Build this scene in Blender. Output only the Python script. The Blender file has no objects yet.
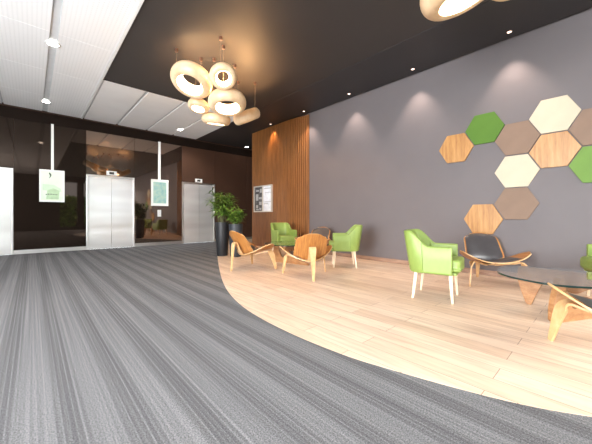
import bpy, bmesh, math, random
from mathutils import Vector, Matrix
random.seed(7)
PI = math.pi
SC = bpy.context.scene
COL = SC.collection
V = Vector

# ------------------------------------------------------------------ materials
def srgb(r, g, b):
    f = lambda c: (c/255/12.92) if c/255 <= .04045 else ((c/255+.055)/1.055)**2.4
    return (f(r), f(g), f(b), 1)

class NT:
    def __init__(s, name):
        s.m = bpy.data.materials.new(name); s.m.use_nodes = True
        s.t = s.m.node_tree; s.b = s.t.nodes['Principled BSDF']
    def n(s, typ, **kw):
        x = s.t.nodes.new(typ)
        for k, v in kw.items():
            if k in x.inputs.keys() if isinstance(k, str) else False: x.inputs[k].default_value = v
            else: setattr(x, k, v)
        return x
    def l(s, a, b): s.t.links.new(a, b)
    def math(s, op, a, b=None, c=None):
        x = s.t.nodes.new('ShaderNodeMath'); x.operation = op
        for i, v in enumerate((a, b, c)):
            if v is None: continue
            if hasattr(v, 'is_output'): s.l(v, x.inputs[i])
            else: x.inputs[i].default_value = v
        return x.outputs[0]
    def coords(s, scale=(1,1,1), rot=(0,0,0)):
        tc = s.t.nodes.new('ShaderNodeTexCoord'); mp = s.t.nodes.new('ShaderNodeMapping')
        mp.inputs['Scale'].default_value = scale; mp.inputs['Rotation'].default_value = rot
        s.l(tc.outputs['Object'], mp.inputs[0]); return mp.outputs[0]
    def noise(s, vec, scale, detail=3, rough=.55):
        x = s.t.nodes.new('ShaderNodeTexNoise'); x.inputs['Scale'].default_value = scale
        x.inputs['Detail'].default_value = detail; x.inputs['Roughness'].default_value = rough
        s.l(vec, x.inputs['Vector']); return x.outputs['Fac']
    def ramp(s, fac, stops):
        x = s.t.nodes.new('ShaderNodeValToRGB'); e = x.color_ramp.elements
        e[0].position, e[0].color = stops[0]; e[1].position, e[1].color = stops[-1]
        for p, c in stops[1:-1]:
            q = e.new(p); q.color = c
        s.l(fac, x.inputs[0]); return x.outputs[0]
    def mix(s, fac, a, b, mode='MIX'):
        x = s.t.nodes.new('ShaderNodeMix'); x.data_type = 'RGBA'; x.blend_type = mode
        for i, v in ((0, fac), (6, a), (7, b)):
            if hasattr(v, 'is_output'): s.l(v, x.inputs[i])
            else: x.inputs[i].default_value = v
        return x.outputs[2]
    def bump(s, h, strength=.2, dist=.01):
        x = s.t.nodes.new('ShaderNodeBump'); x.inputs['Strength'].default_value = strength
        x.inputs['Distance'].default_value = dist; s.l(h, x.inputs['Height']); s.l(x.outputs[0], s.b.inputs['Normal'])
    def set(s, **kw):
        for k, v in kw.items():
            k = k.replace('_', ' '); i = s.b.inputs[k]
            if hasattr(v, 'is_output'): s.l(v, i)
            else: i.default_value = v
        return s

def plain(name, col, rough=.5, var=.06, scale=6, metal=0, spec=.5, bump=0, bscale=200):
    n = NT(name); v = n.coords()
    k = n.noise(v, scale)
    lo = tuple(c*(1-var) for c in col[:3]) + (1,); hi = tuple(min(1, c*(1+var)) for c in col[:3]) + (1,)
    n.set(Base_Color=n.ramp(k, [(.3, lo), (.7, hi)]), Roughness=rough, Metallic=metal, Specular_IOR_Level=spec)
    if bump: n.bump(n.noise(v, bscale, 2), bump, .002)
    return n.m

def wood(name, c_dark, c_mid, c_light, scale=(14, 14, 1.2), rough=.42, streak=True):
    n = NT(name); v = n.coords(scale)
    a = n.noise(v, 2.2, 4, .6)
    col = n.ramp(a, [(.28, c_dark), (.5, c_mid), (.72, c_light)])
    v2 = n.coords(tuple(q*6 for q in scale))
    b = n.noise(v2, 3, 3)
    col = n.mix(.22, col, n.ramp(b, [(.3, c_dark), (.7, c_light)]))
    n.set(Base_Color=col, Roughness=rough); return n.m

def emit(name, col, strength):
    n = NT(name); n.set(Base_Color=col, Emission_Color=col, Emission_Strength=strength, Roughness=.5); return n.m

M = {}
M['wall_grey'] = plain('wall_grey', srgb(103, 98, 100), .62, .03, 2, bump=.05, bscale=400)
M['dark_ceiling'] = plain('dark_ceiling', srgb(58, 54, 53), .55, .04, 1.2)
M['dark_strip'] = plain('dark_strip', srgb(49, 47, 49), .5, .04, 1.2)
M['black'] = plain('black', (.008, .008, .008, 1), .6)
M['brown_wall'] = plain('brown_wall', srgb(74, 52, 41), .28, .08, 1.5)
M['light_wall'] = plain('light_wall', srgb(205, 203, 200), .7, .02)
M['dark_wall'] = plain('dark_wall', srgb(58, 50, 46), .6, .05)
M['baseboard'] = wood('baseboard_wood', srgb(120, 92, 74), srgb(154, 122, 102), srgb(176, 146, 124), (3, 3, 30), .5)
M['steel_trim'] = plain('steel_trim', (.78, .77, .75, 1), .3, .05, 3, 1)
M['white_paint'] = plain('white_paint', srgb(232, 232, 230), .5, .02)
M['white_metal'] = plain('white_metal', srgb(238, 238, 236), .3, .02)

def make_white_ceiling():
    n = NT('perforated_ceiling'); v = n.coords((1, 1, 1))
    vor = n.t.nodes.new('ShaderNodeTexVoronoi'); vor.inputs['Scale'].default_value = 21; vor.inputs['Randomness'].default_value = 0
    n.l(v, vor.inputs['Vector'])
    dot = n.ramp(vor.outputs['Distance'], [(.18, srgb(222, 223, 223)), (.36, srgb(250, 250, 250))])
    n.set(Base_Color=dot, Roughness=.45); return n.m
M['white_ceiling'] = make_white_ceiling()
M['white_panel'] = plain('white_panel', srgb(250, 249, 248), .4, .03, 2)

def make_carpet():
    n = NT('striped_carpet'); v = n.coords((1, 1, 1))
    sep = n.t.nodes.new('ShaderNodeSeparateXYZ'); n.l(v, sep.inputs[0])
    x = sep.outputs[0]
    wob = n.noise(n.coords((1.2, .02, 1)), 3, 1)
    xx = n.math('ADD', x, n.math('MULTIPLY', wob, .02))
    ph = n.math('FRACT', n.math('DIVIDE', n.math('ADD', xx, 20.03), .238))
    broad = n.ramp(ph, [(0.00, (0.152, 0.152, 0.157, 1)), (0.04, (0.189, 0.189, 0.194, 1)), (0.08, (0.164, 0.164, 0.169, 1)), (0.16, (0.172, 0.172, 0.177, 1)), (0.20, (0.159, 0.159, 0.164, 1)), (0.22, (0.184, 0.184, 0.190, 1)), (0.26, (0.172, 0.172, 0.177, 1)), (0.38, (0.172, 0.172, 0.177, 1)), (0.40, (0.189, 0.189, 0.194, 1)), (0.43, (0.160, 0.160, 0.165, 1)), (0.47, (0.180, 0.180, 0.186, 1)), (0.50, (0.152, 0.152, 0.157, 1)), (0.56, (0.132, 0.132, 0.136, 1)), (0.60, (0.123, 0.123, 0.127, 1)), (0.62, (0.164, 0.164, 0.169, 1)), (0.64, (0.123, 0.123, 0.127, 1)), (0.70, (0.120, 0.120, 0.123, 1)), (0.72, (0.160, 0.160, 0.165, 1)), (0.74, (0.118, 0.118, 0.122, 1)), (0.80, (0.115, 0.115, 0.119, 1)), (0.82, (0.164, 0.164, 0.169, 1)), (0.84, (0.115, 0.115, 0.119, 1)), (0.90, (0.123, 0.123, 0.127, 1)), (0.92, (0.168, 0.168, 0.174, 1)), (0.95, (0.136, 0.136, 0.140, 1)), (1.00, (0.152, 0.152, 0.157, 1))])
    fine = n.noise(n.coords((70, .4, 1)), 1, 1, .5)
    c = n.mix(1, broad, n.ramp(fine, [(.36, (.86, .86, .87, 1)), (.52, (1, 1, 1, 1)), (.64, (1.16, 1.16, 1.16, 1))]), 'MULTIPLY')
    sp = n.noise(n.coords((1, 1, 1)), 150, 2, .7)
    c = n.mix(1, c, n.ramp(sp, [(.34, (.55, .55, .55, 1)), (.66, (1.45, 1.45, 1.45, 1))]), 'MULTIPLY')
    n.set(Base_Color=c, Roughness=.95, Specular_IOR_Level=.15)
    n.bump(sp, .35, .006); return n.m
M['carpet'] = make_carpet()

def make_planks():
    n = NT('oak_planks'); v = n.coords((1, 1, 1), (0, 0, PI/2))
    br = n.t.nodes.new('ShaderNodeTexBrick'); n.l(v, br.inputs['Vector'])
    br.offset = .37; br.offset_frequency = 2
    for k, val in (('Color1', srgb(234, 211, 189)), ('Color2', srgb(219, 192, 167)), ('Mortar', srgb(160, 128, 106)), ('Scale', 1), ('Mortar Size', .0022), ('Mortar Smooth', .2), ('Bias', 0), ('Brick Width', 1.25), ('Row Height', .165)):
        br.inputs[k].default_value = val
    g = n.noise(n.coords((16, 1.1, 1)), 2, 4, .6)
    c = n.mix(1, br.outputs['Color'], n.ramp(g, [(.28, (.80, .76, .72, 1)), (.5, (1, 1, 1, 1)), (.75, (1.1, 1.1, 1.1, 1))]), 'MULTIPLY')
    g2 = n.noise(n.coords((3.5, .5, 1)), 2.5, 3)
    c = n.mix(.5, c, n.mix(1, c, n.ramp(g2, [(.35, (.84, .78, .73, 1)), (.6, (1.05, 1.05, 1.05, 1))]), 'MULTIPLY'))
    n.set(Base_Color=c, Roughness=.42, Specular_IOR_Level=.4); return n.m
M['planks'] = make_planks()

def make_glass_panel(name, ior, base):
    n = NT(name); n.set(Base_Color=base, Roughness=.03, IOR=ior, Specular_IOR_Level=.5, Specular_Tint=(1, .78, .64, 1))
    k = n.noise(n.coords((.5, .5, .5)), 1.3, 2); n.bump(k, .03, .02)
    return n.m
M['glass_dark'] = make_glass_panel('dark_glass_panel', 1.48, (.012, .008, .006, 1))
M['glass_brown'] = make_glass_panel('brown_glass_panel', 3.0, (.014, .009, .007, 1))

def make_brushed():
    n = NT('brushed_steel'); k = n.noise(n.coords((.5, .5, 2.2)), 1.1, 1)
    f = n.noise(n.coords((3, 3, 160)), 1, 2)
    n.set(Base_Color=n.ramp(k, [(.35, (.78, .77, .75, 1)), (.65, (.96, .96, .95, 1))]), Metallic=.62, Roughness=.26)
    n.bump(n.math('ADD', k, n.math('MULTIPLY', f, .02)), .25, .06); return n.m
M['brushed'] = make_brushed()

M['oak_veneer'] = wood('oak_veneer', srgb(150, 92, 48), srgb(186, 124, 70), srgb(206, 148, 92), (9, 9, 1.2))
M['teak_shell'] = wood('teak_shell', srgb(136, 84, 40), srgb(170, 114, 58), srgb(192, 138, 78), (20, 2, 2), .35)
M['beech'] = wood('beech_leg', srgb(188, 142, 92), srgb(206, 164, 114), srgb(218, 184, 138), (6, 6, 6), .35)
M['walnut'] = wood('table_wood', srgb(134, 88, 52), srgb(164, 116, 74), srgb(190, 146, 102), (4, 4, 12), .35)
M['slat_wood'] = wood('slat_wood', srgb(108, 67, 32), srgb(138, 89, 47), srgb(160, 109, 63), (14, 14, .9), .45)
M['leather_black'] = plain('leather_black', srgb(56, 54, 57), .36, .1, 20, spec=.9, bump=.15, bscale=150)
M['green_leather'] = plain('green_leather', srgb(130, 152, 74), .45, .05, 10, bump=.08, bscale=160)
M['pale_leg'] = plain('pale_leg_wood', srgb(226, 205, 176), .4, .06, 8)
M['hex_wood'] = wood('hex_wood', srgb(140, 92, 44), srgb(172, 124, 66), srgb(196, 152, 92), (10, 10, .6))
M['hex_green'] = plain('hex_green_felt', srgb(78, 116, 38), .8, .04, 6)
M['hex_lime'] = plain('hex_lime_felt', srgb(104, 138, 66), .8, .04, 6)
M['hex_taupe'] = plain('hex_taupe_felt', srgb(130, 109, 94), .8, .04, 6)
M['hex_cream'] = plain('hex_cream_felt', srgb(196, 185, 164), .8, .03, 6)
M['planter'] = plain('planter_glaze', srgb(28, 29, 32), .5, .1, 4)
M['planter_blue'] = plain('planter_slate', srgb(44, 48, 54), .5, .1, 4)
M['soil'] = plain('soil', srgb(44, 32, 24), .95, .3, 40)
M['stem'] = plain('stem', srgb(92, 92, 50), .7, .15, 10)
def make_leaf(name, a, b, c):
    n = NT(name); k = n.noise(n.coords(), 9, 2)
    n.set(Base_Color=n.ramp(k, [(.3, a), (.5, b), (.7, c)]), Roughness=.4); return n.m
M['leaf'] = make_leaf('leaf_green', srgb(42, 64, 20), srgb(80, 106, 36), srgb(134, 158, 70))
M['leaf2'] = make_leaf('leaf_bright', srgb(54, 86, 26), srgb(92, 130, 44), srgb(150, 180, 84))
n_ = NT('table_glass'); n_.set(Base_Color=(.86, .93, .92, 1), Roughness=.02, IOR=1.45, Transmission_Weight=1.0)
M['glass'] = n_.m
M['glass_edge'] = plain('glass_edge', srgb(26, 48, 46), .1)
n_ = NT('lamp_veneer'); k_ = n_.noise(n_.coords((1, 1, 1)), 5, 3)
c_ = n_.ramp(k_, [(.3, srgb(196, 166, 130)), (.7, srgb(228, 203, 170))])
n_.set(Base_Color=c_, Emission_Color=srgb(236, 190, 128), Emission_Strength=.10, Roughness=.4); M['lamp_shade'] = n_.m
M['lamp_glow'] = emit('lamp_glow', (1, .86, .62, 1), 7)
M['lens'] = emit('downlight_lens', (1, .97, .9, 1), 30)
M['lens_warm'] = emit('spot_lens', (1, .8, .66, 1), 5)
M['copper'] = plain('spot_trim', srgb(190, 150, 130), .3, .03, 5, 1)
M['cord'] = plain('cord', srgb(150, 130, 110), .5)
M['plain_white'] = plain('sign_white', srgb(240, 242, 238), .4, .02)  # even white of the sign frames, straps and mount
M['mint'] = plain('print_mint', srgb(226, 240, 220), .5, .05, 3)
M['mint2'] = plain('print_green', srgb(184, 212, 172), .5, .12, 14)
M['mint3'] = plain('print_sage', srgb(206, 228, 200), .5, .05, 6)
M['teal'] = make_leaf('print_teal', srgb(136, 178, 176), srgb(158, 194, 186), srgb(186, 204, 184))
M['ink'] = plain('print_ink', srgb(84, 100, 84), .6)
M['screen_white'] = make_leaf('board_white', srgb(214, 220, 228), srgb(232, 236, 242), srgb(246, 248, 250))
M['board_dark'] = make_leaf('board_dark', srgb(34, 32, 32), srgb(56, 54, 54), srgb(96, 94, 94))
M['board_grey'] = plain('board_grey', srgb(170, 170, 170), .5)
M['display'] = plain('indicator_screen', srgb(70, 68, 66), .2)

# ------------------------------------------------------------------ mesh helpers
def obj(name, bm, mat, parent=None, smooth=False, bevel=0, segs=2, loc=None, rotz=None):
    me = bpy.data.meshes.new(name)
    bmesh.ops.recalc_face_normals(bm, faces=bm.faces[:])
    bm.to_mesh(me); bm.free()
    mats = mat if isinstance(mat, (list, tuple)) else [mat]
    for m in mats: me.materials.append(m)
    if smooth:
        for p in me.polygons: p.use_smooth = True
    o = bpy.data.objects.new(name, me); COL.objects.link(o)
    if parent: o.parent = parent
    if loc: o.location = loc
    if rotz is not None: o.rotation_euler = (0, 0, rotz)
    if bevel:
        b = o.modifiers.new('bevel', 'BEVEL'); b.width = bevel; b.segments = segs; b.limit_method = 'ANGLE'; b.angle_limit = math.radians(38)
        if smooth:
            pass
    return o

def thing(name, label, cat, loc=(0, 0, 0), rotz=0, group=None):
    o = bpy.data.objects.new(name, None); COL.objects.link(o); o.empty_display_size = .1
    o.location = loc; o.rotation_euler = (0, 0, rotz); o['label'] = label; o['category'] = cat
    if group: o['group'] = group
    return o

def tag(o, label, cat, group=None):
    o['label'] = label; o['category'] = cat
    if group: o['group'] = group
    return o

def struct(name, bm, mat, parent=None, **kw):
    o = obj(name, bm, mat, parent, **kw)
    if parent is None: o['kind'] = 'structure'
    return o

def dup(root, loc, rotz, label, group=None):
    r = root.copy(); COL.objects.link(r); r.location = loc; r.rotation_euler = (0, 0, rotz); r['label'] = label
    if group: r['group'] = group
    for ch in list(root.children):
        c = ch.copy(); COL.objects.link(c); c.parent = r
        for g in list(ch.children):
            d = g.copy(); COL.objects.link(d); d.parent = c
    return r

def box(bm, x0, x1, y0, y1, z0, z1, mi=0):
    vs = [bm.verts.new(p) for p in ((x0,y0,z0),(x1,y0,z0),(x1,y1,z0),(x0,y1,z0),(x0,y0,z1),(x1,y0,z1),(x1,y1,z1),(x0,y1,z1))]
    for f in ((3,2,1,0),(4,5,6,7),(0,1,5,4),(1,2,6,5),(2,3,7,6),(3,0,4,7)):
        bm.faces.new([vs[i] for i in f]).material_index = mi
    return bm
def B(*a): return box(bmesh.new(), *a)

def prism(bm, pts, z0, z1, mi=0, mi_side=None, axis='z'):
    def P(a, b, c):
        return (a, b, c) if axis == 'z' else ((c, a, b) if axis == 'x' else (a, c, b))
    lo = [bm.verts.new(P(a, b, z0)) for a, b in pts]; hi = [bm.verts.new(P(a, b, z1)) for a, b in pts]
    n = len(pts)
    bm.faces.new(lo[::-1]).material_index = mi; bm.faces.new(hi).material_index = mi
    for i in range(n):
        f = bm.faces.new((lo[i], lo[(i+1) % n], hi[(i+1) % n], hi[i])); f.material_index = mi if mi_side is None else mi_side
    return bm

def lathe(bm, prof, seg=32, cx=0, cy=0, close=True):
    rings = []
    for r, z in prof:
        rings.append([bm.verts.new((cx+r*math.cos(2*PI*i/seg), cy+r*math.sin(2*PI*i/seg), z)) for i in range(seg)])
    for a, b in zip(rings, rings[1:]):
        for i in range(seg): bm.faces.new((a[i], a[(i+1) % seg], b[(i+1) % seg], b[i]))
    if close:
        bm.faces.new(rings[0][::-1]); bm.faces.new(rings[-1])
    return bm

def catmull(pts, n, closed=False):
    out = []; N = len(pts)
    rng = range(N if closed else N-1)
    for i in rng:
        g = lambda k: pts[k % N] if closed else pts[min(max(k, 0), N-1)]
        p0, p1, p2, p3 = (V(g(i-1)), V(g(i)), V(g(i+1)), V(g(i+2)))
        for k in range(n):
            t = k/n
            out.append(.5*((2*p1)+(p2-p0)*t+(2*p0-5*p1+4*p2-p3)*t*t+(3*p1-p0-3*p2+p3)*t**3))
    if not closed: out.append(V(pts[-1]))
    return out

def interp(vals, t):
    x = t*(len(vals)-1); i = min(int(x), len(vals)-2); return vals[i]+(vals[i+1]-vals[i])*(x-i)

def ribbon(bm, pts, side, widths, thick, sub=8, tips=None):
    """flat laminated strip following pts; side = width direction(s)"""
    P = catmull(pts, sub); n = len(P); rings = []
    for i, p in enumerate(P):
        t = (P[min(i+1, n-1)]-P[max(i-1, 0)]).normalized()
        s = side if isinstance(side, Vector) else V(interp([V(q) for q in side], i/(n-1)))
        s = (s - t*s.dot(t)).normalized(); nn = t.cross(s)
        w = interp(widths, i/(n-1))/2; h = (interp(thick, i/(n-1)) if isinstance(thick, list) else thick)/2
        rings.append([bm.verts.new(p+s*a*w+nn*b*h) for a, b in ((1, 1), (-1, 1), (-1, -1), (1, -1))])
    for a, b in zip(rings, rings[1:]):
        for i in range(4): bm.faces.new((a[i], a[(i+1) % 4], b[(i+1) % 4], b[i]))
    bm.faces.new(rings[0]); bm.faces.new(rings[-1][::-1])
    return bm

def tube(bm, pts, rad, seg=8):
    n = len(pts); rings = []
    for i, p in enumerate(pts):
        p = V(p); t = (V(pts[min(i+1, n-1)])-V(pts[max(i-1, 0)])).normalized()
        u = t.orthogonal().normalized(); w = t.cross(u)
        r = rad if not isinstance(rad, list) else interp(rad, i/(n-1))
        rings.append([bm.verts.new(p+(u*math.cos(2*PI*k/seg)+w*math.sin(2*PI*k/seg))*r) for k in range(seg)])
    for a, b in zip(rings, rings[1:]):
        for k in range(seg): bm.faces.new((a[k], a[(k+1) % seg], b[(k+1) % seg], b[k]))
    bm.faces.new(rings[0][::-1]); bm.faces.new(rings[-1]); return bm

def slab(bm, fn, nu, nv, t0, t1, side=0):
    """closed shell around the surface fn(u, v), u, v in -1..1, between offsets t0 and t1 (numbers or functions of u, v)"""
    e = 1e-3; A = []; Bq = []
    for i in range(nu+1):
        ra, rb = [], []
        for j in range(nv+1):
            u = -1+2*i/nu; v = -1+2*j/nv
            uc = max(-.985, min(.985, u)); vc = max(-.985, min(.985, v))
            p = V(fn(u, v)); du = V(fn(uc+e, vc))-V(fn(uc-e, vc)); dv = V(fn(uc, vc+e))-V(fn(uc, vc-e))
            nn = du.cross(dv).normalized()
            f = lambda t: t(u, v) if callable(t) else t
            ra.append(bm.verts.new(p+nn*f(t0))); rb.append(bm.verts.new(p+nn*f(t1)))
        A.append(ra); Bq.append(rb)
    for i in range(nu):
        for j in range(nv):
            bm.faces.new((A[i][j], A[i][j+1], A[i+1][j+1], A[i+1][j])); bm.faces.new((Bq[i][j], Bq[i+1][j], Bq[i+1][j+1], Bq[i][j+1]))
    for i in range(nu):
        for j in (0, nv): bm.faces.new((A[i][j], A[i+1][j], Bq[i+1][j], Bq[i][j])).material_index = side
    for j in range(nv):
        for i in (0, nu): bm.faces.new((A[i][j], A[i][j+1], Bq[i][j+1], Bq[i][j])).material_index = side
    return bm

def smooth_angle(o, deg=40):
    o.data.polygons.foreach_set('use_smooth', [True]*len(o.data.polygons))
    o.data.update()
    try:
        o.data.set_sharp_from_angle(angle=math.radians(deg))
    except Exception: pass
    return o

# ------------------------------------------------------------------ the room
XW, YB, H = 5.36, 9.95, 3.63      # right wall, back wall, ceiling height
XL, YF, XC = -4.5, -5.0, 9.0      # left wall, window wall, corridor end
struct('floor', B(XL, XC, YF, YB, -.1, 0), M['carpet'])
edge = [(5.2, 9.945), (4.5, 8.7), (3.55, 6.9), (2.93, 5.67), (2.42, 4.62), (2.05, 3.82), (1.77, 3.11), (1.60, 2.45), (1.545, 1.8), (1.57, 1.25), (1.64, .9), (1.73, .56), (1.83, .28), (1.97, .03), (2.3, -.5), (2.8, -1.2), (3.5, -2.1), (4.4, -3.1), (5.355, -4)]
ep = [(p.x, p.y) for p in catmull([(a, b, 0) for a, b in edge], 6)]
wood_poly = ep + [(5.355, 7.78), (8.9, 7.78), (8.9, 9.945)]
struct('floor_wood', prism(bmesh.new(), wood_poly, 0, .002), M['planks'])

# ceilings: white perforated part, white panel strip, dark part, dark strip along the right wall
struct('ceiling', B(XL, XC, YF, YB+.2, H+.12, H+.22), M['black'])
bm = bmesh.new()
for y0 in [-5.0, -3.5, -2.0, -.5, 1.0, 2.5, 4.0, 5.5, 7.0, 8.5]:
    y1 = min(y0+1.494, 9.80)
    box(bm, -.50, .19, y0, y1, H, H+.03); box(bm, .29, .985, y0, y1, H, H+.03)
    box(bm, -2.03, -.53, y0, y1, H, H+.03); box(bm, -4.5, -2.06, y0, y1, H, H+.03)
struct('ceiling_white', bm, M['white_ceiling'])
struct('ceiling_channel', B(.193, .287, -5, 9.80, H+.012, H+.03), plain('channel_grey', srgb(214, 215, 216), .5))
bm = bmesh.new()
for x0 in (1.03, 1.835, 2.64, 3.445): box(bm, x0+.03, x0+.775, 6.73, 9.80, H, H+.03)
struct('ceiling_white_strip', bm, M['white_panel'])
struct('ceiling_channel_strip', B(1.03, 4.245, 6.735, 9.79, H+.02, H+.04), bpy.data.materials['channel_grey'])
struct('ceiling_backing', B(XL, .98, YF, 9.79, H+.031, H+.04), bpy.data.materials['channel_grey'])
struct('trim_1', B(.99, 1.025, -5, 9.80, H-.01, H+.06), M['white_metal'])
bm = bmesh.new(); box(bm, 1.028, 4.2, YF, 6.70, H+.005, H+.06); box(bm, 4.25, 9.0, 6.70, 9.80, H+.005, H+.06); box(bm, 4.2, XC, 7.8, 9.8, H+.006, H+.05)
struct('ceiling_dark', bm, M['dark_ceiling'])
struct('ceiling_dark_strip', B(4.2, 5.30, YF, 7.8, H-.002, H+.06), M['dark_strip'])
struct('trim_2', B(1.028, 4.25, 6.70, 6.73, H-.005, H+.06), M['dark_strip'])

# right wall and the corridor behind the wooden panel
struct('wall_right', B(XW, XW+.15, YF, 7.8, 0, H+.12), M['wall_grey'])
struct('wall_corridor', B(XW+.15, XC, 7.65, 7.8, 0, H+.12), M['dark_wall'])
struct('wall_corridor_end', B(XC, XC+.1, 7.65, YB+.1, 0, H+.12), M['dark_wall'])
struct('baseboard_right', B(XW-.018, XW, YF, 5.38, .006, .085), M['baseboard'], bevel=.004)
bm = bmesh.new()
for a in ((YF, -4.2, 0, 3.75), (5.2, YB, 0, 3.75), (-4.2, 5.2, 0, .1), (-4.2, 5.2, 3.15, 3.75)): box(bm, XL-.1, XL, a[0], a[1], a[2], a[3])
struct('wall_left', bm, M['light_wall'])
bm = bmesh.new()
for j in range(6): box(bm, XL-.08, XL-.02, -4.2+j*1.88-.025, -4.2+j*1.88+.025, .1, 3.15)
box(bm, XL-.08, XL-.02, -4.2, 5.2, .1, .15); box(bm, XL-.08, XL-.02, -4.2, 5.2, 3.1, 3.15)
struct('window_3', bm, M['dark_strip'])  # unseen left glazing, invented to let more light into the room

# back wall: brown bulkhead band and glossy panels between the lift doors
struct('wall_back', B(XL, XC, YB+.02, YB+.2, 0, H+.12), M['brown_wall'])
struct('trim_3', B(XL, XC, YB-.015, YB+.02, 3.36, 3.63), plain('bulkhead', srgb(30, 21, 16), .7, .08, 2, spec=.1))
lifts = [(-1.56, -.34), (1.12, 2.34), (3.80, 5.02)]
DZ = 2.13
xs = [XL, -1.56, -.34, 1.12, 2.34, 3.80, 5.02, 6.4, XC]
k = 4
for i in range(8):
    bay = (xs[i], xs[i+1]) in lifts
    z0 = DZ if bay else .10
    m = M['glass_dark'] if i < 3 else (M['glass_brown'] if i < 5 else M['brown_wall'])
    struct('trim_%d' % k, B(xs[i]+.003, xs[i+1]-.003, YB, YB+.02, z0, 3.36), m); k += 1
    if not bay:
        struct('baseboard_back_%d' % i, B(xs[i]+.003, xs[i+1]-.003, YB-.012, YB+.02, 0, .10), M['steel_trim'], bevel=.003)

for i, (x0, x1) in enumerate(lifts):
    d = bpy.data.objects.new('door_%d' % (i+1), None); COL.objects.link(d); d.location = ((x0+x1)/2, YB, 0); d['kind'] = 'structure'
    w = (x1-x0)/2; f = .045
    bm = bmesh.new(); box(bm, -w, -w+f, -.02, .02, 0, DZ); box(bm, w-f, w, -.02, .02, 0, DZ); box(bm, -w+f, w-f, -.02, .02, DZ-f, DZ)
    obj('door_frame', bm, M['steel_trim'], d, bevel=.004)
    obj('door_leaf', B(-w+f, -.003, 0, .018, .004, DZ-f), M['brushed'], d)
    obj('door_leaf', B(.003, w-f, 0, .018, .004, DZ-f), M['brushed'], d)

# window wall behind the viewpoint
bm = bmesh.new()
for a in ((XL, -4.2, 0, 3.75), (-1.2, 1.35, 0, 3.75), (5.25, XW, 0, 3.75), (2.3, 2.65, .15, 3.3), (-4.2, -1.2, 0, .15), (-4.2, -1.2, 3.3, 3.75), (1.35, 5.25, 0, .15), (1.35, 5.25, 3.3, 3.75)):
    box(bm, a[0], a[1], YF-.15, YF, a[2], a[3])
struct('wall_front', bm, M['dark_wall'])
for q, (x0, x1, ns) in enumerate(((-4.2, -1.2, 3), (1.35, 5.25, 3))):
    bm = bmesh.new(); w = (x1-x0)/ns
    for j in range(ns+1): box(bm, x0+j*w-.03, x0+j*w+.03, YF-.1, YF-.02, .15, 3.3)
    box(bm, x0, x1, YF-.1, YF-.02, .15, .21); box(bm, x0, x1, YF-.1, YF-.02, 3.24, 3.3)
    struct('window_%d' % (q+1), bm, M['dark_strip'])

# ------------------------------------------------------------------ slatted wooden panel on the right wall
root = thing('wood_slat_panel', 'tall warm brown slatted timber wall panel with curved near edge beside grey wall', 'wall panel', (XW-.004, 6.6, 0))
def face_x(y):                     # how far the slat faces stand off the wall
    if y > 6.05: return .125
    t = (6.05-y)/(6.05-5.40); return .125-.115*t**1.7
bm = bmesh.new(); ys = [7.8-.0605*i for i in range(41)]
for y in ys[:-1]:
    f0, f1 = face_x(y-.034), face_x(y)
    pts = [(-f0, y-.035-6.6), (-f1, y-6.6), (0, y-6.6), (0, y-.035-6.6)]
    pts = [(min(a, -.002) if i < 2 else a, b) for i, (a, b) in enumerate(pts)]
    prism(bm, pts, .01, H-.02)
obj('slats', bm, M['slat_wood'], root)
bp = [(-max(face_x(y)-.035, .004), y-6.6) for y in ys]
bm = bmesh.new(); prism(bm, bp+[(-.001, ys[-1]-6.6), (-.001, ys[0]-6.6)], .01, H-.03)
obj('backing', bm, plain('slat_backing', srgb(56, 32, 18), .6), root)
obj('edge_board', B(-.03, -.002, 5.325-6.6, 5.372-6.6, .01, H-.02), M['slat_wood'], root, bevel=.003)

# notice board on the panel
xb = XW-.1305
root = thing('notice_board', 'silver framed notice board with dark left half and white right half on slatted panel', 'notice board', (xb, 7.17, 1.07))
bm = bmesh.new(); hw = .46
box(bm, -.06, 0, -hw, -hw+.035, 0, .81); box(bm, -.06, 0, hw-.035, hw, 0, .81)
box(bm, -.06, 0, -hw+.035, hw-.035, 0, .035); box(bm, -.06, 0, -hw+.035, hw-.035, .775, .81); box(bm, -.055, 0, -.02, .02, .035, .775)
obj('frame', bm, plain('board_frame', srgb(198, 192, 184), .35, .05, 4, .3), root, bevel=.004)
q = obj('photo_sheet', B(-.03, -.002, .022, hw-.036, .036, .774), M['board_dark'], root)
for (y, z, w, h) in ((.06, .60, .10, .12), (.20, .64, .16, .05), (.05, .40, .16, .06), (.24, .36, .14, .2), (.07, .22, .12, .1), (.26, .12, .1, .1), (.08, .07, .1, .06), (.22, .06, .14, .04)):
    obj('photo_print', B(-.034, -.03, y, y+w, z, z+h), M['board_grey'], q)
q = obj('white_sheet', B(-.03, -.002, -hw+.036, -.022, .036, .774), M['screen_white'], root)
for (y, z, w, h) in ((-.40, .70, .34, .02), (-.40, .30, .32, .015), (-.25, .24, .2, .02), (-.40, .58, .3, .012)):
    obj('text_line', B(-.033, -.03, y, y+w, z, z+h), M['board_grey'], q)

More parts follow.
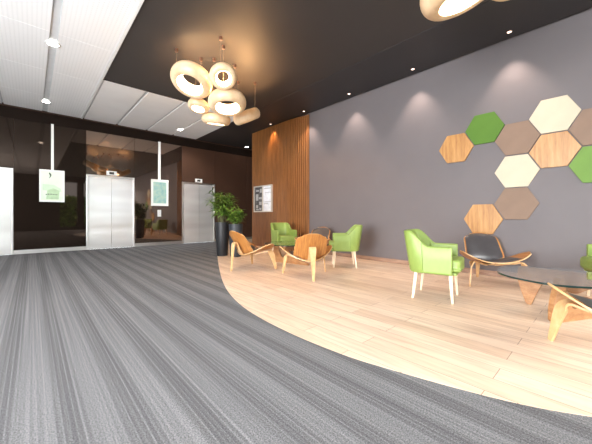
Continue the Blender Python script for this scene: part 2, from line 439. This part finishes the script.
# ------------------------------------------------------------------ hexagon panels
R = .277; CY, CZ = .42, .487
def hexagon(y, z, mat, label, name='hexagon_panel'):
    pts = [(R*.985*math.cos(PI/3*i), R*.985*math.sin(PI/3*i)) for i in range(6)]
    bm = prism(bmesh.new(), pts, -.032, 0, axis='x')
    o = obj(name, bm, mat, bevel=.004, loc=(XW, y, z)); tag(o, label, 'wall panel'); return o
hexes = [(1.785, 2.105, 'hex_wood', 'wood grain hexagon wall panel at far left, touching the dark green one'),
 (1.365, 2.35, 'hex_green', 'dark green hexagon wall panel between wood grain and taupe hexagons'),
 (.945, 2.11, 'hex_taupe', 'taupe hexagon wall panel touching dark green hexagon and both cream hexagons'),
 (.528, 2.352, 'hex_cream', 'cream hexagon wall panel at the top of the hexagon group'),
 (.528, 1.865, 'hex_wood', 'wood grain hexagon wall panel directly below the topmost cream hexagon'),
 (.95, 1.62, 'hex_cream', 'cream hexagon wall panel between two taupe hexagons, lower of the two cream ones'),
 (.955, 1.135, 'hex_taupe', 'lowest taupe hexagon wall panel, below the lower cream hexagon'),
 (1.385, .90, 'hex_wood', 'lowest wood grain hexagon wall panel, behind the black padded shell chair by the wall'),
 (.108, 2.11, 'hex_taupe', 'taupe hexagon wall panel cut by right picture edge, above light green hexagon'),
 (.108, 1.622, 'hex_lime', 'light green hexagon wall panel at right picture edge, below a taupe one'),
]
for y, z, m, lab in hexes: hexagon(y, z, M[m], lab)

# ------------------------------------------------------------------ hanging signs on the lift wall
def sign(x0, x1, z0, z1, sx, sw, label, kind):
    cx = (x0+x1)/2; w = (x1-x0)/2; h = z1-z0
    root = thing('hanging_sign', label, 'sign', (cx, YB-.002, z0), 0)
    bm = bmesh.new(); f = .035
    for a in ((-w, -w+f, 0, h), (w-f, w, 0, h), (-w+f, w-f, 0, f), (-w+f, w-f, h-f, h)): box(bm, a[0], a[1], -.035, 0, a[2], a[3])
    obj('frame', bm, M['plain_white'], root, bevel=.003)
    obj('strap', B(sx-sw/2-cx, sx+sw/2-cx, -.022, -.014, h-.005, 3.37-z0), M['plain_white'], root)
    if kind == 0:
        p = obj('print', B(-w+f, w-f, -.022, -.002, f, h-f), M['mint'], root)
        bm = prism(bmesh.new(), [(-.12, .07), (.13, .07), (.15, .30), (.02, .36), (-.10, .30)], -.026, -.022, axis='y'); obj('green_shape', bm, M['mint2'], p)
        bm = prism(bmesh.new(), [(-.19, .30), (.19, .28), (.17, .36), (.03, .45), (-.19, .46)], -.025, -.022, axis='y'); obj('sage_shape', bm, M['mint3'], p)
        bm = bmesh.new()
        for a in ((-.13, -.1, .18, .2), (-.09, -.06, .19, .215), (-.05, -.0, .195, .21), (.01, .05, .19, .205), (.06, .11, .185, .2)): box(bm, a[0], a[1], -.029, -.026, a[2], a[3])
        obj('script_line', bm, M['ink'], p)
        bm = bmesh.new(); tube(bm, [(-.06, -.024, .76), (-.035, -.024, .72), (-.03, -.024, .68), (-.06, -.024, .62)], [.012, .02, .014, .004], 6); obj('hook_mark', bm, M['ink'], p)
    else:
        obj('print', B(-w+f+.03, w-f-.03, -.022, -.002, f+.05, h-f-.05), M['teal'], root)
        obj('mount', B(-w+f, w-f, -.018, -.001, f, h-f), M['plain_white'], root)
sign(.135, .645, 1.32, 2.16, .395, .055, 'white framed pale mint sign on strap, hanging on black glass left of the middle lift', 0)
sign(2.81, 3.34, 1.28, 2.135, 3.06, .075, 'white framed teal picture on strap, hanging between middle and right lifts', 1)

r = thing('lift_call_panel', 'small pale lift call button panel below the teal picture', 'button panel', (3.06, YB, .93))
obj('plate', B(-.055, .055, -.018, 0, 0, .22), M['white_metal'], r, bevel=.004)
for zz in (.07, .14):
    bm = bmesh.new(); lathe(bm, [(.018, 0), (.018, .006), (.014, .008)], 16); bmesh.ops.rotate(bm, verts=bm.verts[:], cent=(0, 0, 0), matrix=Matrix.Rotation(PI/2, 3, 'X')); bmesh.ops.translate(bm, verts=bm.verts[:], vec=(0, -.018, zz)); obj('button', bm, M['steel_trim'], r)
for x, z, lab in ((1.73, 2.145, 'small white floor indicator above the middle lift doors'), (4.39, 2.145, 'small white floor indicator above the right lift doors'), (-.95, 2.145, 'small white floor indicator above the left lift doors')):
    r = thing('floor_indicator', lab, 'indicator', (x, YB, z))
    obj('housing', B(-.13, .13, -.02, 0, 0, .13), M['white_metal'], r, bevel=.004)
    obj('display', B(-.06, .06, -.023, -.02, .03, .10), M['display'], r)

# ------------------------------------------------------------------ ceiling lights
def spot(name, loc, energy, size, blend, col, aim=None, radius=.03):
    l = bpy.data.lights.new(name, 'SPOT'); l.energy = energy; l.spot_size = size; l.spot_blend = blend; l.color = col; l.shadow_soft_size = radius
    o = bpy.data.objects.new(name, l); COL.objects.link(o); o.location = loc
    if aim:
        o.rotation_euler = (V(aim)-V(loc)).to_track_quat('-Z', 'Y').to_euler()
    return o
def downlight(x, y, z, rad, label, lens, ring, grp):
    r = thing('ceiling_downlight', label, 'ceiling light', (x, y, z), 0, grp)
    bm = bmesh.new()
    lathe(bm, [(rad, .0), (rad*1.25, -.001), (rad*1.3, -.006), (rad, -.012), (rad*.92, -.004)], 24, close=False); obj('trim_ring', bm, ring, r, smooth=True)
    bm = bmesh.new(); lathe(bm, [(rad*.5, -.009), (rad*.96, -.005), (rad*.98, -.001)], 24); obj('lens', bm, lens, r)
    return r
for y, lab in ((.99, 'small recessed spotlight in dark ceiling above hexagons, nearest right picture edge'), (2.43, 'small recessed spotlight in dark ceiling strip, second from right along grey wall'), (3.86, 'small recessed spotlight in dark ceiling strip, third from right along grey wall'), (5.28, 'small recessed spotlight in dark ceiling just right of slatted timber panel'), (6.67, 'small recessed spotlight washing the slatted timber panel with warm light')):
    zc = H-.002; downlight(5.11, y, zc, .03, lab, M['lens_warm'], M['copper'], 'wall washing spotlights')
    warm = y > 6
    spot('wash', (5.11, y, zc-.02), 95 if not warm else 90, math.radians(76), .75, (1, .78, .66) if not warm else (1, .6, .28), (5.20, y, 0), .02)
for x, y, lab in ((.24, 5.86, 'bright round downlight in perforated white ceiling, larger and nearer one'), (.24, 8.93, 'bright round downlight in perforated white ceiling, close to the lift wall'), (3.38, 9.02, 'bright round downlight in plain white ceiling strip under ring lamps')):
    downlight(x, y, H if x > 1 else H, .075, lab, M['lens'], M['white_metal'], 'white ceiling downlights')
    spot('down', (x, y, H-.03), 70 if x < 1 else 170, math.radians(110), .8, (1, .95, .88), (x, y, 0) if x < 1 else (4.2, 9.95, .6), .06)
downlight(6.15, 9.55, H+.005, .07, 'round downlight in dark ceiling above the corridor beside slatted timber panel', M['lens'], M['white_metal'], None)

# ------------------------------------------------------------------ ring pendant lamps
def lamp(c, n, Rm, r, label, cords):
    """c centre, n axis pointing down out of the opening"""
    root = thing('ring_pendant_lamp', label, 'pendant lamp', c, 0, 'ring pendant lamps')
    z = V(n).normalized(); x = z.orthogonal().normalized(); y = z.cross(x)
    S, T = 48, 24
    def ring(phis, off):
        bm = bmesh.new(); rows = []
        for i in range(S):
            a = 2*PI*i/S; d = x*math.cos(a)+y*math.sin(a)
            rows.append([bm.verts.new(d*(Rm+(r+off)*math.cos(p))+z*(r+off)*1.3*math.sin(p)) for p in phis])
        m = len(phis)
        for i in range(S):
            for j in range(m-1):
                A_, B_ = rows[i], rows[(i+1) % S]; bm.faces.new((A_[j], A_[j+1], B_[j+1], B_[j]))
        return bm
    lim = math.radians(112)
    obj('shade', ring([-lim+2*lim*j/T for j in range(T+1)], 0), M['lamp_shade'], root, smooth=True)
    l2 = lim-math.radians(4)
    obj('diffuser', ring([l2+(2*PI-2*l2)*j/14 for j in range(15)], -.006), M['lamp_glow'], root, smooth=True)
    for ax, ay in cords:
        d = V((ax, ay, 0)); dz = 0
        # meet the shade: point of the ring below this spot
        best = min((x*math.cos(a)*Rm+y*math.sin(a)*Rm for a in [2*PI*k/60 for k in range(60)]), key=lambda q: (q.xy-d.xy).length)
        top = best + V((0, 0, r*.9)); zt = H+.005-c[2]
        if c[0]+best.x > 4.2: zt = H-.002-c[2]
        bm = bmesh.new(); tube(bm, [top, (top.x, top.y, zt)], .0025, 6); cd = obj('cord', bm, M['cord'], root)
        bm = bmesh.new(); lathe(bm, [(.022, zt-.05), (.024, zt-.01), (.024, zt)], 14, top.x, top.y); obj('ceiling_cap', bm, M['copper'], cd, smooth=False)

def axis(c, beta, gam):
    h = V((-c[0], -c[1], 0)).normalized(); L = V((-.7373, .6756, 0))
    b = math.radians(beta)
    return V((0, 0, -1))*math.cos(b)+h*math.sin(b)+L*gam
LAMPS = [
 ((1.92, 4.61, 3.16), 25, .28, .240, .092, 'largest glowing ring lamp at left of the far cluster under dark ceiling', [(-.25, .1), (.2, .1)]),
 ((2.17, 4.03, 3.10), 38, -.10, .145, .06, 'small glowing ring lamp at top of the far cluster, facing viewer', [(.05, .1), (-.1, -.1)]),
 ((2.45, 4.40, 2.88), 12, -.05, .232, .085, 'large glowing ring lamp at centre right of the far cluster, under the small top ring', [(.2, .1), (-.15, .15)]),
 ((2.25, 5.10, 2.97), 14, .15, .135, .055, 'small glowing ring lamp tucked below the largest ring of the far cluster', [(0, .15)]),
 ((2.66, 5.22, 2.845), -12, .05, .20, .075, 'ring lamp seen nearly edge on at bottom of far cluster, mostly hidden by others', [(.1, .15), (-.15, 0)]),
 ((3.13, 4.86, 2.92), -20, -.42, .195, .082, 'ring lamp seen edge on at far right of the cluster, rising to the right', [(.2, -.05), (-.1, .15)]),
 ((3.20, 1.03, 3.275), -2, -.26, .27, .112, 'near ring lamp cut off by the top picture edge, larger one', [(.2, .2), (-.2, -.1)]),
 ((2.99, .52, 3.0), 12, -.2, .17, .075, 'near ring lamp only peeking in at the top picture edge beside the larger one', [(.1, .1), (-.1, -.1)]),
]
for c, be, g, Rm, r, lab, cords in LAMPS: lamp(c, axis(c, be, g), Rm, r, lab, cords)
for c, e in (((1.92, 4.61, 3.19), 14), ((2.17, 4.03, 3.12), 20), ((2.45, 4.40, 2.91), 10), ((3.13, 4.86, 2.95), 85), ((3.22, 1.05, 3.22), 8)):
    l = bpy.data.lights.new('lamp_glow_light', 'POINT'); l.energy = e; l.color = (1, .54, .22); l.shadow_soft_size = .03
    o = bpy.data.objects.new('lamp_glow_light', l); COL.objects.link(o); o.location = c

# ------------------------------------------------------------------ three-legged plywood shell chair
def seat_fn(u, v):
    a = abs(u)
    x = .43*u
    hd = .235*max(0, 1-a**2.6)**.5*(1-.12*a)+.012
    mid = .07+.10*a**1.6
    y = mid - hd*v
    z = .292+.165*a**2.1 + .028*(y-.07)/.24*(1-.5*a)
    return (x, y, z)
def back_fn(u, v):
    b = (v+1)/2
    w = (.262-.035*b)*(1-.30*abs(v)**7)
    x = u*w
    y = -.115-.22*b-.02*b*b + .055*u*u
    z = .285+.405*b - .045*(abs(u)**3)*(1 if v > 0 else -1)*abs(v)**3 + .0*u
    return (x, y, z)
def scaled(fn, su, sv, ov=0):
    return lambda u, v: fn(u*su, v*sv+ov)
def make_shell(name, label):
    t = thing(name, label, 'chair', (0, 0, 0), 0, 'three legged plywood shell chairs')
    o = obj('seat', slab(bmesh.new(), seat_fn, 32, 12, -.007, .007, 1), [M['teak_shell'], M['beech']], t); smooth_angle(o)
    o = obj('backrest', slab(bmesh.new(), back_fn, 16, 16, -.006, .006, 1), [M['teak_shell'], M['beech']], t); smooth_angle(o)
    sgn = -1   # orientation of the surface normals is checked below
    def nz(fn):
        p = V(fn(0, 0)); du = V(fn(.01, 0))-p; dv = V(fn(0, .01))-p; return du.cross(dv)
    s1 = 1 if nz(seat_fn).z > 0 else -1; s2 = 1 if nz(back_fn).y > 0 else -1
    puff = lambda s, k: (lambda u, v: s*(.007+k*(1-abs(u)**6)*(1-abs(v)**6)+.004))
    o = obj('seat_cushion', slab(bmesh.new(), scaled(seat_fn, .66, .80, -.02), 22, 12, .0065*s1, puff(s1, .024)), M['leather_black'], t); smooth_angle(o, 60)
    o = obj('back_cushion', slab(bmesh.new(), scaled(back_fn, .93, .93), 16, 16, .0065*s2, puff(s2, .022)), M['leather_black'], t); smooth_angle(o, 60)
    for s in (-1, 1):
        pts = [(s*.365, .325, .0), (s*.340, .290, .17), (s*.318, .262, .275), (s*.285, .23, .318), (s*.215, .175, .302), (s*.06, .06, .258)]
        o = obj('front_leg', ribbon(bmesh.new(), pts, [(s*.35, .94, .1), (s*.35, .94, 0), (-s*.2, .95, 0), (-s*.6, .8, 0)], [.034, .075, .10, .10, .085, .06], .02), M['beech'], t, bevel=.003); smooth_angle(o)
    pts = [(0, -.365, 0), (0, -.345, .24), (0, -.330, .42), (0, -.308, .478), (0, -.268, .47), (0, -.215, .36), (0, -.13, .262), (0, 0, .258), (0, .12, .272)]
    o = obj('rear_leg', ribbon(bmesh.new(), pts, V((1, 0, 0)), [.030, .060, .095, .105, .10, .09, .08, .07, .06], .02), M['beech'], t, bevel=.003); smooth_angle(o)
    return t
Z0 = .002
def face(dx, dy): return math.atan2(dy, dx)-PI/2
shell = make_shell('shell_chair', 'plywood shell chair seen from the side, left of the near low table beside planters')
shell.location = (2.89, 4.41, Z0); shell.rotation_euler = (0, 0, face(1, .02))
dup(shell, (3.20, 3.205, Z0), face(.545, .838), 'plywood shell chair seen from behind, its pale rear leg toward the viewer')
dup(shell, (4.82, 1.18, Z0), face(-.80, -.60), 'black padded plywood shell chair facing viewer below the lowest wood hexagon')
dup(shell, (2.77, -.16, Z0), face(.90, .42), 'plywood shell chair cut off by the right picture edge, in front of glass table')
dup(shell, (4.70, 4.47, Z0), face(-.98, -.25), 'plywood shell chair with dark pad facing viewer, mostly hidden behind another shell chair')

# ------------------------------------------------------------------ green tub armchair
def tub_path():
    pts = [(.262, .225), (.262, .08), (.262, -.06), (.255, -.15), (.215, -.235), (.13, -.275), (0, -.285)]
    full = pts + [(-a, b) for a, b in pts[::-1][1:]]
    return catmull([(a, b, 0) for a, b in full], 4)
PATH = tub_path()
def tub_piece(i0, i1):
    bm = bmesh.new(); rows = []
    n = len(PATH)
    for i in range(i0, i1+1):
        p = PATH[i]; t = (PATH[min(i+1, n-1)]-PATH[max(i-1, 0)]).normalized(); out = V((t.y, -t.x, 0))
        if out.dot(V((p.x, p.y+.02, 0))) < 0: out = -out
        k = min(1, max(0, (-p.y-.055)/.145)); k = k*k*(3-2*k)          # 0 on the arms, 1 on the back
        zt = .635+.175*k; lean = .085*k; th = .058+.012*k
        def q(z, d): return p+out*d+V((0, -lean*max(0, (z-.33)/.48)*1.0, z))
        mid = .32+(zt-.32)*.5
        prof = [(.315, th/2-.012), (.33, th/2), (mid, th/2), (zt-.022, th/2-.002), (zt-.005, th/2-.012), (zt, 0), (zt-.005, -th/2+.012), (zt-.022, -th/2+.002), (mid, -th/2), (.33, -th/2), (.315, -th/2+.01)]
        rows.append([bm.verts.new(q(z, d)) for z, d in prof])
    m = len(rows[0])
    for a, b in zip(rows, rows[1:]):
        for j in range(m): bm.faces.new((a[j], a[(j+1) % m], b[(j+1) % m], b[j]))
    bm.faces.new(rows[0][::-1]); bm.faces.new(rows[-1]); return bm
def make_arm(name, label):
    t = thing(name, label, 'armchair', (0, 0, 0), 0, 'green leather armchairs')
    n = len(PATH); c = 10
    for a, b in ((0, c), (n-1-c, n-1)):
        o = obj('armrest', tub_piece(a, b), M['green_leather'], t, bevel=.008, segs=2); smooth_angle(o, 35)
    o = obj('backrest', tub_piece(c, n-1-c), M['green_leather'], t); smooth_angle(o, 50)
    bm = B(-.229, .229, -.22, .31, .345, .485)
    bmesh.ops.subdivide_edges(bm, edges=bm.edges[:], cuts=3, use_grid_fill=True)
    for v in bm.verts:
        if v.co.z > .48: v.co.z += .014*(1-(v.co.x/.229)**2)
        if v.co.y > .30: v.co.y += .012*(1-(v.co.x/.229)**2); 
    o = obj('seat', bm, M['green_leather'], t, bevel=.035, segs=4); smooth_angle(o, 70)
    obj('seat_base', B(-.228, .228, -.215, .27, .312, .343), M['green_leather'], t, bevel=.006)
    for x in (-1, 1):
        for y, yb in ((.20, .225), (-.20, -.245)):
            bm = bmesh.new(); rings = []
            for z, w, f in ((.33, .023, 0), (0, .014, 1)):
                cx = x*(.222+.012*f); cy = y+(yb-y)*f
                rings.append([bm.verts.new((cx+a*w, cy+b*w, z)) for a, b in ((-1, -1), (1, -1), (1, 1), (-1, 1))])
            for i in range(4): bm.faces.new((rings[0][i], rings[0][(i+1) % 4], rings[1][(i+1) % 4], rings[1][i]))
            bm.faces.new(rings[0]); bm.faces.new(rings[1][::-1])
            obj('leg', bm, M['pale_leg'], t, bevel=.004)
    return t
arm = make_arm('green_armchair', 'green leather armchair standing alone mid floor, seen side on facing right')
arm.scale = (.90, .87, .965); arm.location = (3.51, 1.385, Z0); arm.rotation_euler = (0, 0, face(.21, -.98))
dup(arm, (4.51, 5.36, Z0), face(-.24, -.97), 'green leather armchair facing viewer in front of slatted timber panel')
dup(arm, (4.36, 3.42, Z0), face(-.68, .73), 'green leather armchair facing left near the shell chair seen from behind')
dup(arm, (4.73, -.07, Z0), face(-.30, .95), 'green leather armchair cut off by the right picture edge, behind glass table')

# ------------------------------------------------------------------ glass topped tables on interlocking wooden bases
def base_piece(flip):
    pts = [(-.02, 0), (.30, 0), (.80, 0), (.82, .02), (.78, .05), (.62, .085), (.50, .135), (.42, .190), (.34, .185), (.25, .12), (.18, .12), (.135, .19), (.095, .29), (.06, .384), (.025, .384), (-.01, .30), (-.045, .18), (-.055, .08)]
    if flip: pts = [(a, .384-b) for a, b in pts]
    P = catmull([(a, b, 0) for a, b in pts], 5, True)
    bm = prism(bmesh.new(), [(p.x, min(.384, max(0, p.y))) for p in P], -.026, .026, axis='y'); return bm
def make_table(name, label, loc, outline, p1, p2):
    t = thing(name, label, 'coffee table', loc)
    for (x, y, ang), fl in ((p1, False), (p2, True)):
        o = obj('base_piece', base_piece(fl), M['walnut'], t, bevel=.006, loc=(x-loc[0], y-loc[1], 0), rotz=ang); smooth_angle(o, 35)
    P = catmull([(a-loc[0], b-loc[1], 0) for a, b in outline], 8, True)
    bm = prism(bmesh.new(), [(p.x, p.y) for p in P], .385, .401, 0, 1)
    o = obj('glass_top', bm, [M['glass'], M['glass_edge']], t)
    return t
make_table('glass_coffee_table', 'low glass table on curved wooden base between black padded shell chair and picture edge', (3.55, .15, Z0),
    [(3.99, .58), (3.82, .76), (3.48, .78), (3.27, .68), (3.14, .50), (3.09, .30), (3.19, .09), (3.45, -.14), (3.72, -.32), (3.90, -.34), (4.03, -.15), (4.04, .25)],
    (3.44, .33, math.atan2(-.22, .43)), (3.95, .63, math.atan2(-1, -.06)))
make_table('glass_coffee_table', 'low glass table on curved wooden base among shell chairs near slatted panel', (3.78, 4.36, Z0),
    [(4.05, 4.0), (4.22, 4.25), (4.18, 4.6), (4.0, 4.86), (3.75, 4.93), (3.52, 4.8), (3.40, 4.5), (3.38, 4.2), (3.52, 4.0), (3.78, 3.90)],
    (3.72, 4.70, math.atan2(-.97, .22)), (4.05, 4.55, math.atan2(-.60, -.75)))

# ------------------------------------------------------------------ planters and plants
def planter(x, y, r, h, mat, label):
    t = thing('planter', label, 'planter', (x, y, Z0))
    bm = bmesh.new(); lathe(bm, [(r*.72, 0), (r*.78, .02), (r*.95, h*.6), (r, h-.02), (r*.99, h), (r*.90, h), (r*.88, h-.06), (r*.87, h-.07)], 36)
    o = obj('pot', bm, mat, t); smooth_angle(o, 45)
    bm = bmesh.new(); lathe(bm, [(r*.865, h-.068), (r*.865, h-.05), (.02, h-.04)], 24); obj('soil', bm, M['soil'], t)
planter(3.36, 6.28, .165, .80, M['planter'], 'tall dark tapered planter farther left, nearest carpet edge')
planter(3.52, 5.93, .165, .76, M['planter_blue'], 'tall slate grey tapered planter partly behind the left shell chair')
def leaf(bm, p, d, L, w, droop, mi=0):
    d = d.normalized(); up = V((0, 0, 1)); s = d.cross(up)
    s = s.normalized() if s.length > .05 else V((1, 0, 0))
    s = (s+V((random.uniform(-.3, .3), random.uniform(-.3, .3), random.uniform(-.4, .4)))).normalized()
    prev = None; n = 5; q = p.copy(); dd = d.copy()
    for i in range(n+1):
        t = i/n; ww = w*(math.sin(PI*min(1, .12+.88*t))**.8)*(1-.15*t)+.001
        nv = dd.cross(s).normalized()
        a = bm.verts.new(q-s*ww/2); m_ = bm.verts.new(q-nv*ww*.12); b = bm.verts.new(q+s*ww/2)
        if prev:
            for f in ((prev[0], prev[1], m_, a), (prev[1], prev[2], b, m_)): bm.faces.new(f).material_index = mi
        prev = (a, m_, b); q = q+dd*(L/n); dd = (dd+V((0, 0, -droop/n))).normalized()
def plant(name, label, x, y, z, nst, hmax, spread, nleaf, L, w, mats, lean=(0, 0)):
    t = thing(name, label, 'plant', (x, y, z))
    stems, fol = bmesh.new(), bmesh.new()
    for i in range(nst):
        a = random.uniform(0, 2*PI); h = hmax*random.uniform(.55, 1); sp = spread*random.uniform(.2, 1)*(1.25-h/hmax*.6)
        r0 = .09*random.random(); b0 = V((r0*math.cos(a), r0*math.sin(a), .0))
        e = V((sp*math.cos(a)+lean[0], sp*math.sin(a)+lean[1], h))
        P = [b0, b0.lerp(e, .5)+V((0, 0, h*.12)), e]; C = catmull(P, 6)
        tube(stems, C, [.007, .003], 5)
        for k in range(nleaf):
            tt = random.uniform(.28, 1); p = V(interp(C, tt))
            la = random.uniform(0, 2*PI); el = random.uniform(-.2, .9)
            d = V((math.cos(la)*math.cos(el), math.sin(la)*math.cos(el), math.sin(el)))+V((math.cos(a), math.sin(a), 0))*.4
            leaf(fol, p, d, L*random.uniform(.6, 1.15), w*random.uniform(.7, 1.2), random.uniform(.5, 1.5), random.randint(0, 1))
    obj('stem', stems, M['stem'], t); o = obj('foliage', fol, mats, t, smooth=True)
    return t
plant('potted_plant', 'tall bushy green plant with long narrow leaves, in the dark planter', 3.36, 6.28, .755, 26, .86, .38, 22, .23, .032, [M['leaf'], M['leaf2']])
plant('potted_plant', 'shorter bright green bushy plant in the slate grey planter', 3.52, 5.93, .715, 20, .42, .27, 24, .15, .036, [M['leaf2'], M['leaf']])

# ------------------------------------------------------------------ sky light and an added fill from the left
def area(name, loc, aim, sx, sy, e, col):
    l = bpy.data.lights.new(name, 'AREA'); l.shape = 'RECTANGLE'; l.size = sx; l.size_y = sy; l.energy = e; l.color = col
    o = bpy.data.objects.new(name, l); COL.objects.link(o); o.location = loc; o.rotation_euler = (V(aim)-V(loc)).to_track_quat('-Z', 'Z').to_euler(); return o
area('added_daylight', (2.0, -10.5, 7.0), (2.0, 3, .3), 15, 6, 11500, (1, .98, .95))
area('added_daylight', (XL-.3, .5, 1.5), (1.5, 2.0, 4.6), 9, 2.9, 3000, (.98, .99, 1))  # fill area lamp added to brighten ceiling and carpet, outside the invented left glazing
w = bpy.data.worlds.new('world'); SC.world = w; w.use_nodes = True
w.node_tree.nodes['Background'].inputs[0].default_value = (.85, .92, 1, 1); w.node_tree.nodes['Background'].inputs[1].default_value = 3.2
struct('ground', B(-25, 25, -40, YF-.15, -.3, -.12), plain('paving', srgb(205, 204, 200), .8, .1, 1))

bm = bmesh.new(); bmesh.ops.create_grid(bm, x_segments=110, y_segments=40, size=.5)
for v in bm.verts:
    x, z = v.co.x*9.0, (v.co.y+.5)*2.7
    v.co = (x, .18*math.sin(x*3.1+z*2)+.14*math.sin(x*7.7-z*5)+random.uniform(-.12, .12), z+random.uniform(-.06, .06)-.12)
o = obj('hedge', bm, M['leaf2'], None, loc=(-.6, -9.5, 0)); o['kind'] = 'stuff'; tag(o, 'green hedge outside, only seen as a reflection in the black glass', 'hedge')

# ------------------------------------------------------------------ camera
cam = bpy.data.cameras.new('camera'); co = bpy.data.objects.new('camera', cam); COL.objects.link(co); SC.camera = co
cam.sensor_width = 36; cam.lens = 36*288/592; cam.shift_y = -(222-216)/592*1.0; cam.clip_start = .02
co.location = (0, 0, .95); co.rotation_euler = (PI/2, 0, -math.radians(42.5))
SC.view_settings.view_transform = 'Standard'; SC.view_settings.look = 'None'; SC.view_settings.exposure = 0.0
